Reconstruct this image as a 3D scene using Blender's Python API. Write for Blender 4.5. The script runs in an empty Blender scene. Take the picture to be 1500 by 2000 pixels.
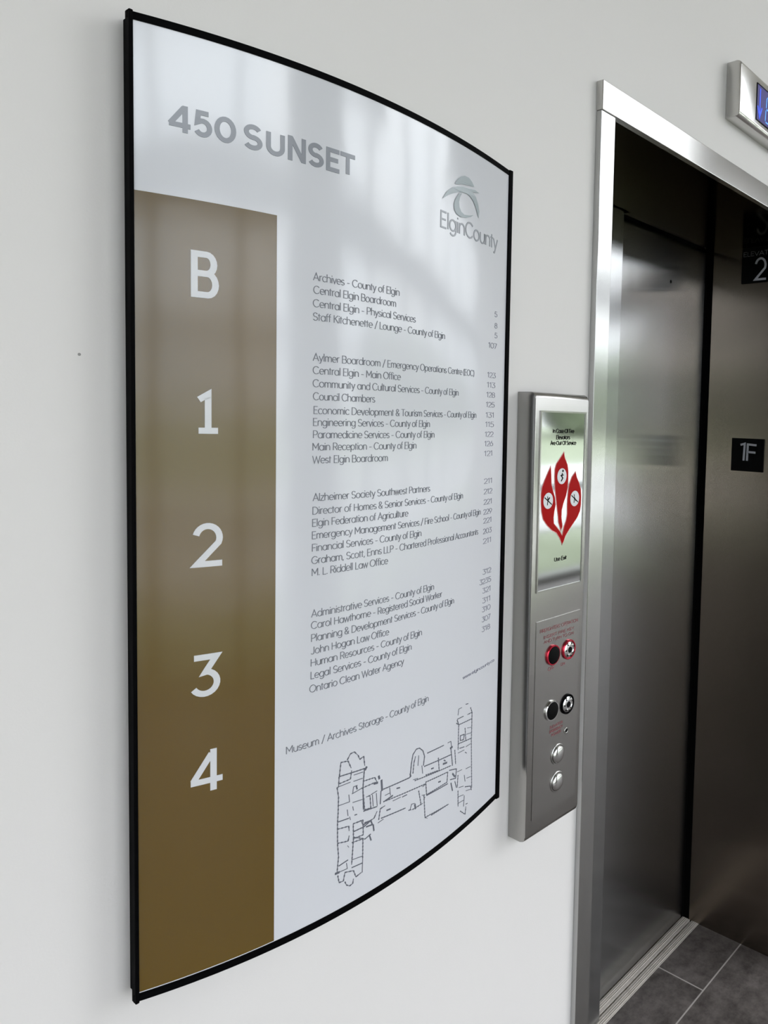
import bpy, bmesh, math, random
from mathutils import Vector, Matrix
from mathutils.geometry import tessellate_polygon

# ------------------------------------------------------------------ camera
scene = bpy.context.scene
COL = scene.collection
cam_data = bpy.data.cameras.new('camera')
cam = bpy.data.objects.new('camera', cam_data)
COL.objects.link(cam)
cam.matrix_world = Matrix(((0.59334141, 0.03048295, -0.80437352, 0.0),
                           (-0.80443033, 0.058388, -0.59117061, -0.7936),
                           (0.02894514, 0.99782846, 0.05916543, 1.60942),
                           (0, 0, 0, 1)))
cam_data.sensor_fit = 'AUTO'
cam_data.sensor_width = 36.0
cam_data.lens = 1481.4132 / 2000 * 36.0          # focal length, about 27 mm
cam_data.shift_x = (750 - 1156.743) / 2000       # the photograph is an off-centre crop
cam_data.shift_y = (906.907 - 1000) / 2000
cam_data.clip_start = 0.02
cam_data.clip_end = 500
scene.camera = cam

# ------------------------------------------------------------------ colour management
scene.view_settings.view_transform = 'Standard'
scene.view_settings.look = 'None'
scene.view_settings.exposure = EXPOSURE = 0.0
scene.view_settings.gamma = 1.0
scene.view_settings.use_curve_mapping = False
scene.cycles.max_bounces = 10
scene.cycles.diffuse_bounces = 6
scene.cycles.glossy_bounces = 6
scene.cycles.transparent_max_bounces = 12
scene.cycles.caustics_reflective = False
scene.cycles.sample_clamp_indirect = 8.0
scene.cycles.use_denoising = True

# ------------------------------------------------------------------ sky (bright overcast)
world = bpy.data.worlds.new('overcast_sky')
scene.world = world
world.use_nodes = True
wn = world.node_tree
wn.nodes.clear()
w_out = wn.nodes.new('ShaderNodeOutputWorld')
w_bg = wn.nodes.new('ShaderNodeBackground')
w_geo = wn.nodes.new('ShaderNodeTexCoord')
w_noise = wn.nodes.new('ShaderNodeTexNoise')
w_ramp = wn.nodes.new('ShaderNodeValToRGB')
w_noise.inputs['Scale'].default_value = 2.2
w_noise.inputs['Detail'].default_value = 3
w_ramp.color_ramp.elements[0].position = 0.35
w_ramp.color_ramp.elements[0].color = (0.84, 0.92, 1.0, 1)
w_ramp.color_ramp.elements[1].position = 0.7
w_ramp.color_ramp.elements[1].color = (1.0, 1.0, 1.0, 1)
wn.links.new(w_geo.outputs['Generated'], w_noise.inputs['Vector'])
wn.links.new(w_noise.outputs['Fac'], w_ramp.inputs['Fac'])
wn.links.new(w_ramp.outputs['Color'], w_bg.inputs['Color'])
SKY = 8.1
w_sep = wn.nodes.new('ShaderNodeSeparateXYZ')            # overcast sky: brighter towards the zenith
w_map = wn.nodes.new('ShaderNodeMapRange')
w_map.inputs['From Min'].default_value = 0.0
w_map.inputs['From Max'].default_value = 0.6
w_map.inputs['To Min'].default_value = 0.42 * SKY
w_map.inputs['To Max'].default_value = 1.15 * SKY
wn.links.new(w_geo.outputs['Generated'], w_sep.inputs['Vector'])
wn.links.new(w_sep.outputs['Z'], w_map.inputs['Value'])
wn.links.new(w_map.outputs['Result'], w_bg.inputs['Strength'])
wn.links.new(w_bg.outputs['Background'], w_out.inputs['Surface'])

# daylight portals: they only guide the sky light in through the glazing
def portal(x0, x1, z0, z1, y):
    d = bpy.data.lights.new('daylight', 'AREA')
    d.shape = 'RECTANGLE'
    d.size = x1 - x0
    d.size_y = z1 - z0
    d.cycles.is_portal = True
    o = bpy.data.objects.new('daylight', d)
    COL.objects.link(o)
    o.location = ((x0 + x1) / 2, y, (z0 + z1) / 2)
    o.rotation_euler = (math.pi / 2, 0, 0)       # shines along +y into the lobby
    return o

# ceiling downlights of the lobby (warm)
def ceiling_light(x, y, z, power):
    d = bpy.data.lights.new('downlight', 'AREA')
    d.shape = 'DISK'
    d.size = 0.5
    d.energy = power
    d.color = (1.0, 0.86, 0.7)
    o = bpy.data.objects.new('downlight', d)
    COL.objects.link(o)
    o.location = (x, y, z)
    return o

# ------------------------------------------------------------------ outlines (x, z in metres on the surface they are printed on)
FLAME_MID = [(0.9505,1.555),(0.9425,1.5469),(0.9326,1.5374),(0.9291,1.5294),(0.9288,1.5164),(0.9302,1.5017),(0.9334,1.4852),(0.9367,1.4686),(0.9399,1.4552),(0.9416,1.4435),(0.9479,1.4305),(0.9511,1.436),(0.9479,1.4512),(0.9482,1.4627),(0.9522,1.474),(0.9583,1.4852),(0.9618,1.4967),(0.963,1.5116),(0.9627,1.5249),(0.9601,1.5349),(0.9525,1.5467)]
FLAME_LEFT = [(0.918,1.533),(0.9116,1.5236),(0.9046,1.5127),(0.8988,1.5018),(0.8968,1.4908),(0.8974,1.4764),(0.8991,1.4634),(0.9032,1.4519),(0.9136,1.4412),(0.9253,1.4327),(0.9371,1.4274),(0.9453,1.4183),(0.9518,1.4076),(0.9513,1.4201),(0.9462,1.4273),(0.9381,1.4347),(0.9293,1.4422),(0.9279,1.4513),(0.9293,1.461),(0.9322,1.4722),(0.9302,1.4838),(0.9254,1.4938),(0.9206,1.5055),(0.9195,1.5201)]
FLAME_RIGHT = [(0.9823,1.5225),(0.9731,1.5145),(0.9669,1.5031),(0.9646,1.4932),(0.9633,1.4799),(0.963,1.4683),(0.9636,1.4548),(0.9614,1.445),(0.9564,1.4354),(0.9534,1.4257),(0.9513,1.4193),(0.9518,1.4076),(0.9549,1.4106),(0.9598,1.4201),(0.9688,1.4292),(0.9792,1.4383),(0.9898,1.4475),(0.9964,1.4572),(0.9987,1.4673),(0.9989,1.4809),(0.9975,1.493),(0.9928,1.5034),(0.9854,1.5139)]
FLAME_DISCS = [((0.9464,1.5173),0.0111,0.0129),((0.9136,1.48),0.0121,0.013),((0.9815,1.4792),0.0116,0.0127)]
LOGO_DOME = [(0.6904,1.9068),(0.693,1.9103),(0.6968,1.9145),(0.704,1.9198),(0.7114,1.9231),(0.7212,1.9233),(0.7285,1.9201),(0.7339,1.9154),(0.7269,1.914),(0.7163,1.9125),(0.7043,1.9101),(0.696,1.9073)]
LOGO_WING = [(0.6659,1.8811),(0.6741,1.892),(0.6849,1.9002),(0.6961,1.905),(0.7078,1.9078),(0.7217,1.9095),(0.7362,1.9117),(0.7473,1.9104),(0.7382,1.909),(0.7308,1.9075),(0.7384,1.9032),(0.7444,1.8947),(0.7474,1.8863),(0.7462,1.8768),(0.743,1.882),(0.7389,1.8891),(0.7331,1.8956),(0.7256,1.8996),(0.7184,1.9015),(0.708,1.9004),(0.6996,1.8986),(0.6882,1.894),(0.6773,1.8887)]
LOGO_MOON = [(0.6996,1.8972),(0.6923,1.8883),(0.6893,1.8807),(0.6904,1.8742),(0.6955,1.8697),(0.7039,1.8679),(0.7159,1.87),(0.7265,1.8737),(0.7337,1.878),(0.7229,1.8748),(0.7123,1.873),(0.7054,1.8752),(0.7012,1.88),(0.7,1.8865),(0.7021,1.893),(0.7063,1.8989)]
PLAN = [(1,[(0.516,1.1926),(0.5155,1.1808),(0.5135,1.1806),(0.5156,1.1687),(0.5152,1.1503),(0.5145,1.1375),(0.5148,1.1132),(0.5163,1.0976),(0.5145,1.0797)]),(2,[(0.516,1.1926),(0.5528,1.1896)]),(4,[(0.5539,1.1911),(0.551,1.1874)]),(1,[(0.5164,1.1934),(0.5182,1.2084),(0.5276,1.2071),(0.5319,1.1971)]),(1,[(0.5265,1.2084),(0.5306,1.2144),(0.536,1.215),(0.5414,1.2088),(0.5437,1.2033),(0.5492,1.2051),(0.5509,1.1931)]),(1,[(0.5165,1.1841),(0.531,1.1843),(0.5326,1.1941)]),(1,[(0.5353,1.1799),(0.548,1.179)]),(1,[(0.5356,1.1873),(0.5483,1.1864)]),(2,[(0.5505,1.1904),(0.5486,1.1673),(0.5496,1.1401)]),(1,[(0.5155,1.1808),(0.531,1.1806)]),(1,[(0.5333,1.1656),(0.5464,1.1672)]),(1,[(0.5344,1.1661),(0.5354,1.1733),(0.5408,1.1731)]),(3,[(0.5393,1.1728),(0.5404,1.1685)]),(1,[(0.5464,1.1672),(0.5669,1.1669)]),(1,[(0.5485,1.175),(0.5657,1.1732),(0.5693,1.166)]),(4,[(0.5646,1.1659),(0.5705,1.1649)]),(4,[(0.5716,1.1729),(0.5729,1.1685)]),(4,[(0.576,1.1663),(0.5772,1.1521)]),(1,[(0.5695,1.1552),(0.5601,1.1541)]),(1,[(0.5157,1.1584),(0.5302,1.1574)]),(1,[(0.5345,1.1548),(0.5477,1.1533)]),(1,[(0.5291,1.1663),(0.5302,1.1574)]),(1,[(0.5272,1.1492),(0.5283,1.1412)]),(1,[(0.5346,1.15),(0.5357,1.1448)]),(2,[(0.5373,1.1385),(0.5406,1.1381)]),(2,[(0.5145,1.1394),(0.5294,1.138)]),(1,[(0.5305,1.1394),(0.5316,1.1352)]),(1,[(0.5146,1.131),(0.5295,1.1285),(0.53,1.1226)]),(1,[(0.5355,1.1288),(0.5491,1.1278),(0.5498,1.1093),(0.5361,1.1105),(0.5355,1.1288)]),(1,[(0.5403,1.1278),(0.5469,1.1278),(0.5481,1.1235)]),(2,[(0.536,1.1191),(0.5504,1.1187),(0.5606,1.122)]),(1,[(0.5147,1.1142),(0.5287,1.1109),(0.5301,1.1169)]),(1,[(0.5361,1.1124),(0.5517,1.1036)]),(1,[(0.534,1.1067),(0.5494,1.1046),(0.5493,1.0787)]),(1,[(0.5361,1.1105),(0.5339,1.0801)]),(1,[(0.5281,1.1055),(0.5298,1.1029)]),(1,[(0.5339,1.0858),(0.5493,1.0835)]),(2,[(0.5165,1.0863),(0.5258,1.0877),(0.5289,1.0881)]),(4,[(0.5119,1.079),(0.5176,1.0786)]),(1,[(0.5165,1.0787),(0.528,1.0781),(0.5268,1.0853)]),(2,[(0.534,1.0763),(0.5487,1.0751)]),(1,[(0.5493,1.0787),(0.5489,1.0634)]),(1,[(0.5155,1.0754),(0.5173,1.0662),(0.5229,1.0654),(0.5249,1.0748),(0.5366,1.0716),(0.54,1.0623),(0.5477,1.064)]),(1,[(0.525,1.0634),(0.5271,1.0586),(0.5314,1.0554),(0.5357,1.0563),(0.5367,1.0616)]),(1,[(0.5494,1.1584),(0.5512,1.1394),(0.5604,1.1376),(0.559,1.1536),(0.5533,1.154)]),(2,[(0.5497,1.1382),(0.5698,1.1356)]),(1,[(0.5625,1.1532),(0.5639,1.1381)]),(1,[(0.5683,1.1528),(0.5698,1.1366)]),(2,[(0.5755,1.1528),(0.5746,1.1365)]),(1,[(0.5818,1.1444),(0.5892,1.1443)]),(3,[(0.5819,1.1374),(0.5944,1.1392)]),(1,[(0.5891,1.1513),(0.5905,1.1407)]),(2,[(0.5792,1.1533),(0.6235,1.1504)]),(1,[(0.5794,1.1375),(0.6267,1.1327)]),(1,[(0.5492,1.1211),(0.5653,1.1229),(0.5699,1.1297)]),(3,[(0.5514,1.123),(0.5606,1.122),(0.563,1.1161),(0.5538,1.1172)]),(3,[(0.5642,1.1156),(0.5655,1.1072)]),(2,[(0.5517,1.1027),(0.5608,1.1054)]),(3,[(0.5585,1.1054),(0.5614,1.0973)]),(1,[(0.5725,1.1178),(0.5747,1.1306),(0.582,1.1315)]),(1,[(0.5713,1.1144),(0.5798,1.1156)]),(2,[(0.5761,1.1182),(0.616,1.1138)]),(3,[(0.5846,1.1244),(0.5908,1.1237)]),(1,[(0.5945,1.1321),(0.6076,1.1316)]),(2,[(0.6103,1.1305),(0.6184,1.1301)]),(3,[(0.6007,1.1455),(0.606,1.1444)]),(2,[(0.6235,1.1504),(0.6254,1.167),(0.628,1.1782),(0.6341,1.1831),(0.6399,1.1823),(0.6466,1.1763),(0.6498,1.1678),(0.6479,1.156)]),(1,[(0.6285,1.1535),(0.6302,1.1671),(0.6329,1.1743)]),(1,[(0.6387,1.1731),(0.6375,1.1601)]),(1,[(0.6449,1.1572),(0.6467,1.1461)]),(3,[(0.6234,1.1555),(0.6249,1.1508)]),(1,[(0.6267,1.1327),(0.6531,1.1298)]),(1,[(0.6293,1.1449),(0.6379,1.1434)]),(2,[(0.6495,1.1543),(0.7052,1.1478)]),(1,[(0.6528,1.1414),(0.6782,1.1372)]),(3,[(0.6635,1.1454),(0.6683,1.1446)]),(1,[(0.6777,1.1546),(0.6798,1.1366)]),(4,[(0.688,1.1418),(0.6966,1.1404)]),(3,[(0.6896,1.1465),(0.6931,1.144)]),(1,[(0.6321,1.1427),(0.7056,1.1323)]),(1,[(0.653,1.1319),(0.6988,1.1264),(0.6974,1.1127),(0.655,1.1142),(0.653,1.1319)]),(3,[(0.6786,1.1209),(0.6836,1.1199)]),(2,[(0.655,1.1132),(0.6993,1.1098)]),(2,[(0.6552,1.1698),(0.689,1.1673)]),(1,[(0.6976,1.1672),(0.7046,1.1667),(0.7067,1.156)]),(2,[(0.7049,1.1567),(0.7093,1.1307)]),(1,[(0.7141,1.1508),(0.7166,1.1299)]),(4,[(0.7031,1.1574),(0.7085,1.1575)]),(2,[(0.7023,1.1271),(0.7187,1.1223),(0.7172,1.1096),(0.7044,1.113)]),(4,[(0.7096,1.1195),(0.7153,1.1126)]),(3,[(0.7064,1.1077),(0.7104,1.0949)]),(2,[(0.7155,1.1059),(0.7195,1.0952)]),(1,[(0.6244,1.108),(0.6271,1.114),(0.6328,1.1125)]),(4,[(0.6328,1.1115),(0.6344,1.1045)]),(1,[(0.6397,1.1261),(0.6446,1.1052)]),(1,[(0.6287,1.1061),(0.6476,1.1059)]),(1,[(0.6459,1.1172),(0.6519,1.1156)]),(2,[(0.6216,1.1082),(0.6267,1.107)]),(1,[(0.6471,1.1281),(0.6531,1.1298)]),(1,[(0.6498,1.1154),(0.6526,1.0847),(0.6573,1.0814)]),(1,[(0.6526,1.0847),(0.7019,1.08)]),(1,[(0.6651,1.082),(0.7019,1.08)]),(1,[(0.6499,1.1112),(0.652,1.1124)]),(1,[(0.72,1.1972),(0.7216,1.2055),(0.7291,1.2051)]),(2,[(0.7388,1.2062),(0.7447,1.2052)]),(1,[(0.751,1.1973),(0.7554,1.1889),(0.7433,1.1899)]),(2,[(0.7183,1.1923),(0.7334,1.1912)]),(3,[(0.7166,1.1874),(0.7223,1.1831),(0.7183,1.1912)]),(1,[(0.7223,1.1831),(0.7558,1.1796)]),(1,[(0.7554,1.1889),(0.7548,1.1479)]),(1,[(0.7223,1.182),(0.7216,1.1478)]),(2,[(0.7266,1.1659),(0.7363,1.1644),(0.7346,1.1572),(0.7268,1.1591),(0.7266,1.1659)]),(1,[(0.7379,1.1727),(0.7405,1.1537)]),(1,[(0.7422,1.162),(0.7544,1.1596)]),(1,[(0.7439,1.1704),(0.7541,1.1677)]),(1,[(0.7232,1.1561),(0.7547,1.1514)]),(2,[(0.7253,1.1485),(0.7369,1.1461)]),(1,[(0.7409,1.1445),(0.7529,1.1441)]),(1,[(0.7217,1.1433),(0.737,1.1415)]),(1,[(0.7548,1.1479),(0.7582,1.0774)]),(2,[(0.7391,1.1373),(0.7432,1.1345)]),(1,[(0.7227,1.1116),(0.7214,1.0943)]),(1,[(0.7207,1.117),(0.7321,1.1154)]),(1,[(0.742,1.1122),(0.7541,1.1104)]),(1,[(0.7383,1.1048),(0.7406,1.0946)]),(1,[(0.7445,1.0975),(0.7547,1.0952)]),(1,[(0.7252,1.0926),(0.7368,1.0895)]),(1,[(0.7234,1.0889),(0.7242,1.0661)]),(2,[(0.7409,1.0866),(0.7552,1.0811),(0.7575,1.0743)]),(1,[(0.7237,1.0798),(0.7372,1.0768)]),(1,[(0.7431,1.0798),(0.7553,1.0764)]),(1,[(0.724,1.0706),(0.7375,1.0687)]),(1,[(0.7393,1.0747),(0.7378,1.0595)]),(2,[(0.7437,1.0601),(0.7478,1.0593)]),(1,[(0.7302,1.0564),(0.7422,1.0459),(0.7439,1.0566)])]
SUITES = [('5', 0.8031, 1.7519), ('8', 0.8038, 1.7359), ('5', 0.8044, 1.722), ('107', 0.8035, 1.7066), ('123', 0.8024, 1.6646), ('113', 0.8018, 1.6505), ('128', 0.8013, 1.6365), ('125', 0.8007, 1.6225), ('131', 0.8002, 1.6077), ('115', 0.7997, 1.5944), ('122', 0.7991, 1.5803), ('126', 0.7986, 1.567), ('121', 0.7981, 1.5529), ('211', 0.7991, 1.5134), ('212', 0.7992, 1.4985), ('221', 0.7993, 1.4835), ('229', 0.7994, 1.4693), ('221', 0.7995, 1.4565), ('203', 0.7996, 1.4414), ('211', 0.7997, 1.4271), ('312', 0.8009, 1.3824), ('3235', 0.801, 1.3687), ('321', 0.8011, 1.355), ('311', 0.8012, 1.3405), ('310', 0.8012, 1.3276), ('307', 0.8013, 1.313), ('318', 0.8014, 1.2985)]

# ------------------------------------------------------------------ materials
def nt_new(name):
    m = bpy.data.materials.new(name)
    m.use_nodes = True
    nt = m.node_tree
    b = nt.nodes['Principled BSDF']
    return m, nt, b

def plain(name, col, rough=0.5, metal=0.0, spec=0.5, emit=None, estr=0.0, coat=0.0):
    m, nt, b = nt_new(name)
    b.inputs['Base Color'].default_value = (*col, 1)
    b.inputs['Roughness'].default_value = rough
    b.inputs['Metallic'].default_value = metal
    b.inputs['Specular IOR Level'].default_value = spec
    if coat:
        b.inputs['Coat Weight'].default_value = coat
        b.inputs['Coat Roughness'].default_value = 0.08
    if emit:
        b.inputs['Emission Color'].default_value = (*emit, 1)
        b.inputs['Emission Strength'].default_value = estr
    return m

def noisy(name, col_a, col_b, scale, rough, bump=0.0, bscale=200.0, spec=0.5, detail=4.0, bdist=0.002):
    m, nt, b = nt_new(name)
    tc = nt.nodes.new('ShaderNodeTexCoord')
    n = nt.nodes.new('ShaderNodeTexNoise')
    n.inputs['Scale'].default_value = scale
    n.inputs['Detail'].default_value = detail
    r = nt.nodes.new('ShaderNodeValToRGB')
    r.color_ramp.elements[0].position = 0.3
    r.color_ramp.elements[1].position = 0.7
    r.color_ramp.elements[0].color = (*col_a, 1)
    r.color_ramp.elements[1].color = (*col_b, 1)
    nt.links.new(tc.outputs['Object'], n.inputs['Vector'])
    nt.links.new(n.outputs['Fac'], r.inputs['Fac'])
    nt.links.new(r.outputs['Color'], b.inputs['Base Color'])
    b.inputs['Roughness'].default_value = rough
    b.inputs['Specular IOR Level'].default_value = spec
    if bump:
        n2 = nt.nodes.new('ShaderNodeTexNoise')
        n2.inputs['Scale'].default_value = bscale
        n2.inputs['Detail'].default_value = 2
        bp = nt.nodes.new('ShaderNodeBump')
        bp.inputs['Strength'].default_value = bump
        bp.inputs['Distance'].default_value = bdist
        nt.links.new(tc.outputs['Object'], n2.inputs['Vector'])
        nt.links.new(n2.outputs['Fac'], bp.inputs['Height'])
        nt.links.new(bp.outputs['Normal'], b.inputs['Normal'])
    return m

def steel(name, col, rough, aniso, axis=(0, 0, 1), grain=(600, 600, 3)):
    """brushed stainless steel: axis is the direction the grain runs in"""
    m, nt, b = nt_new(name)
    b.inputs['Metallic'].default_value = 1.0
    b.inputs['Anisotropic'].default_value = aniso
    g = nt.nodes.new('ShaderNodeNewGeometry')
    c = nt.nodes.new('ShaderNodeVectorMath')
    c.operation = 'CROSS_PRODUCT'
    nt.links.new(g.outputs['True Normal'], c.inputs[0])
    c.inputs[1].default_value = tuple(a + 0.02 * k for a, k in zip(axis, (1, 2, 3)))
    nt.links.new(c.outputs['Vector'], b.inputs['Tangent'])
    tc = nt.nodes.new('ShaderNodeTexCoord')
    mp = nt.nodes.new('ShaderNodeMapping')
    mp.inputs['Scale'].default_value = grain
    n = nt.nodes.new('ShaderNodeTexNoise')
    n.inputs['Scale'].default_value = 1.0
    n.inputs['Detail'].default_value = 2
    r = nt.nodes.new('ShaderNodeValToRGB')
    r.color_ramp.elements[0].color = (*[v * 0.965 for v in col], 1)
    r.color_ramp.elements[1].color = (*[min(1, v * 1.03) for v in col], 1)
    nt.links.new(tc.outputs['Object'], mp.inputs['Vector'])
    nt.links.new(mp.outputs['Vector'], n.inputs['Vector'])
    nt.links.new(n.outputs['Fac'], r.inputs['Fac'])
    nt.links.new(r.outputs['Color'], b.inputs['Base Color'])
    b.inputs['Roughness'].default_value = rough
    return m

def tile_material():
    m, nt, b = nt_new('slate_floor_tile')
    tc = nt.nodes.new('ShaderNodeTexCoord')
    mp = nt.nodes.new('ShaderNodeMapping')
    mp.inputs['Location'].default_value = (-1.874 + 6.1, -0.139 + 6.405, 0)
    br = nt.nodes.new('ShaderNodeTexBrick')
    br.inputs['Scale'].default_value = 1.0
    br.inputs['Brick Width'].default_value = 0.61
    br.inputs['Row Height'].default_value = 0.305
    br.inputs['Mortar Size'].default_value = 0.0022
    br.inputs['Mortar Smooth'].default_value = 0.1
    br.offset = 0.5
    br.inputs['Mortar'].default_value = (0.50, 0.46, 0.43, 1)
    n = nt.nodes.new('ShaderNodeTexNoise')
    n.inputs['Scale'].default_value = 16
    n.inputs['Detail'].default_value = 11
    n.inputs['Roughness'].default_value = 0.74
    r = nt.nodes.new('ShaderNodeValToRGB')
    e = r.color_ramp.elements
    e[0].position = 0.36
    e[0].color = (0.052, 0.043, 0.039, 1)
    e[1].position = 0.66
    e[1].color = (0.185, 0.160, 0.150, 1)
    nt.links.new(tc.outputs['Object'], mp.inputs['Vector'])
    nt.links.new(mp.outputs['Vector'], br.inputs['Vector'])
    nt.links.new(tc.outputs['Object'], n.inputs['Vector'])
    nt.links.new(n.outputs['Fac'], r.inputs['Fac'])
    nt.links.new(r.outputs['Color'], br.inputs['Color1'])
    nt.links.new(r.outputs['Color'], br.inputs['Color2'])
    nt.links.new(br.outputs['Color'], b.inputs['Base Color'])
    b.inputs['Roughness'].default_value = 0.55
    bp = nt.nodes.new('ShaderNodeBump')
    bp.inputs['Strength'].default_value = 0.25
    bp.inputs['Distance'].default_value = 0.002
    nt.links.new(n.outputs['Fac'], bp.inputs['Height'])
    nt.links.new(bp.outputs['Normal'], b.inputs['Normal'])
    return m

def glass_material():
    m, nt, b = nt_new('window_glass')
    nt.nodes.remove(b)
    out = nt.nodes['Material Output']
    t = nt.nodes.new('ShaderNodeBsdfTransparent')
    t.inputs['Color'].default_value = (0.95, 0.955, 0.96, 1)
    g = nt.nodes.new('ShaderNodeBsdfGlossy')
    g.inputs['Roughness'].default_value = 0.01
    mx = nt.nodes.new('ShaderNodeMixShader')
    mx.inputs['Fac'].default_value = 0.06
    nt.links.new(t.outputs[0], mx.inputs[1])
    nt.links.new(g.outputs[0], mx.inputs[2])
    nt.links.new(mx.outputs[0], out.inputs['Surface'])
    return m

M = {}
M['wall'] = noisy('white_wall_paint', (0.72, 0.69, 0.675), (0.745, 0.715, 0.70), 1.3, 0.6, bump=0.12, bscale=420, spec=0.3, bdist=0.0006)
M['ceiling'] = noisy('ceiling_paint', (0.72, 0.70, 0.66), (0.75, 0.73, 0.69), 2.0, 0.8)
M['tile'] = tile_material()
M['glass'] = glass_material()
M['mullion'] = plain('dark_bronze_aluminium', (0.06, 0.055, 0.05), 0.4, 0.0)
M['beam'] = noisy('brown_panel', (0.16, 0.13, 0.10), (0.19, 0.155, 0.12), 3.0, 0.6)
M['grass'] = noisy('lawn', (0.14, 0.165, 0.095), (0.20, 0.225, 0.15), 0.6, 0.9)
M['leaf'] = noisy('hedge_leaf', (0.09, 0.12, 0.07), (0.16, 0.19, 0.11), 9.0, 0.8)
M['paving'] = noisy('concrete_paving', (0.33, 0.325, 0.315), (0.38, 0.37, 0.36), 2.5, 0.8)
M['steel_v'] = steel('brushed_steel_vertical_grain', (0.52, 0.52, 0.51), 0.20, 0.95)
M['steel_door'] = steel('door_steel_vertical_grain', (0.46, 0.465, 0.465), 0.19, 1.0)
M['steel_h'] = steel('brushed_steel_horizontal_grain', (0.58, 0.57, 0.55), 0.16, 0.7, axis=(1, 0, 0), grain=(3, 600, 600))
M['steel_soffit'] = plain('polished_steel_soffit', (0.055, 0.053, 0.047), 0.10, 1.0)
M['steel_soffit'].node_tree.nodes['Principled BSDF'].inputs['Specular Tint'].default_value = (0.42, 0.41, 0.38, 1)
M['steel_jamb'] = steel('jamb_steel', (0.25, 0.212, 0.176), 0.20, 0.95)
M['steel_box'] = steel('panel_steel', (0.41, 0.40, 0.385), 0.24, 0.6)
M['chrome'] = plain('bright_chrome', (0.75, 0.75, 0.75), 0.08, 1.0)
M['brushed_dome'] = plain('dome_button_steel', (0.68, 0.68, 0.67), 0.16, 1.0)
M['mirror'] = plain('polished_sign_plate', (0.47, 0.48, 0.475), 0.06, 1.0)
M['alu'] = noisy('worn_sill_aluminium', (0.56, 0.51, 0.46), (0.66, 0.60, 0.55), 40.0, 0.45, spec=0.6)
M['dark'] = plain('black_gap', (0.003, 0.003, 0.003), 0.9, 0.0, 0.0)
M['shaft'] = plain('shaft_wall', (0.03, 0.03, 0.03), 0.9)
M['black_frame'] = plain('black_frame', (0.0015, 0.0015, 0.0017), 0.6, 0.0, 0.03)
M['sheet'] = noisy('glossy_sign_sheet', (0.645, 0.645, 0.68), (0.66, 0.66, 0.695), 3.0, 0.13, bump=0.10, bscale=9.0, spec=0.75, bdist=0.01)
M['brown'] = noisy('brown_printed_band', (0.108, 0.063, 0.007), (0.120, 0.070, 0.009), 4.0, 0.15, bump=0.05, bscale=14.0, spec=0.75, bdist=0.006)
M['print_grey'] = plain('grey_print', (0.27, 0.28, 0.31), 0.2)
M['print_logo'] = plain('pale_grey_print', (0.36, 0.40, 0.42), 0.2)
M['print_name'] = plain('mid_grey_print', (0.32, 0.33, 0.355), 0.2)
M['print_dark'] = plain('dark_grey_print', (0.20, 0.205, 0.23), 0.25)
M['print_plan'] = plain('plan_ink', (0.12, 0.125, 0.15), 0.25)
M['print_faint'] = plain('faint_grey_print', (0.25, 0.25, 0.30), 0.25)
M['print_white'] = plain('white_print', (0.66, 0.66, 0.68), 0.2)
M['red'] = plain('red_print', (0.36, 0.001, 0.002), 0.45, 0.0, 0.1)
M['red_edge'] = plain('pink_edge_print', (0.75, 0.33, 0.32), 0.3)
M['red_letter'] = plain('red_engraving', (0.30, 0.09, 0.10), 0.4)
M['red_ring'] = plain('red_anodised_collar', (0.60, 0.03, 0.06), 0.15, 0.7)
M['ink'] = plain('black_ink', (0.004, 0.004, 0.004), 0.5, 0.0, 0.05)
M['black_plate'] = plain('black_plastic_plate', (0.002, 0.002, 0.002), 0.5, 0.0, 0.06)
M['raised'] = plain('raised_grey_white_plastic', (0.42, 0.42, 0.46), 0.5)
M['lcd'] = plain('blue_display_glass', (0.02, 0.02, 0.05), 0.2, 0.0, 0.4, emit=(0.045, 0.04, 0.16), estr=1.0)
M['lcd_blue'] = plain('display_blue_stroke', (0.0, 0.0, 0.1), 0.3, emit=(0.02, 0.10, 1.0), estr=1.0)
M['lcd_cyan'] = plain('display_light_blue_stroke', (0.0, 0.0, 0.1), 0.3, emit=(0.10, 0.42, 1.0), estr=1.0)

# ------------------------------------------------------------------ mesh helpers
def link_mesh(name, bm, mat, parent=None, smooth=False):
    bmesh.ops.recalc_face_normals(bm, faces=bm.faces)
    me = bpy.data.meshes.new(name)
    bm.to_mesh(me)
    bm.free()
    me.materials.append(mat)
    if smooth:
        for p in me.polygons:
            p.use_smooth = True
    o = bpy.data.objects.new(name, me)
    COL.objects.link(o)
    if parent is not None:
        o.parent = parent
        o.matrix_parent_inverse = Matrix.Translation(-Vector(parent_world(parent)))
    return o

def parent_world(p):
    # parts keep their vertices in room coordinates; only the Empties stand off the origin
    return Vector(p.location)

def box(bm, x0, x1, y0, y1, z0, z1, bevel=0.0, seg=2):
    vs = [bm.verts.new(c) for c in ((x0, y0, z0), (x1, y0, z0), (x1, y1, z0), (x0, y1, z0),
                                    (x0, y0, z1), (x1, y0, z1), (x1, y1, z1), (x0, y1, z1))]
    fs = [bm.faces.new([vs[i] for i in f]) for f in
          ((0, 1, 2, 3), (4, 5, 6, 7), (0, 1, 5, 4), (1, 2, 6, 5), (2, 3, 7, 6), (3, 0, 4, 7))]
    if bevel:
        es = list({e for f in fs for e in f.edges})
        bmesh.ops.bevel(bm, geom=es, offset=bevel, segments=seg, affect='EDGES', profile=0.5)

def box_obj(name, mat, parent, x0, x1, y0, y1, z0, z1, bevel=0.0):
    bm = bmesh.new()
    box(bm, x0, x1, y0, y1, z0, z1, bevel)
    return link_mesh(name, bm, mat, parent)

def structure(o):
    o['kind'] = 'structure'
    return o

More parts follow.
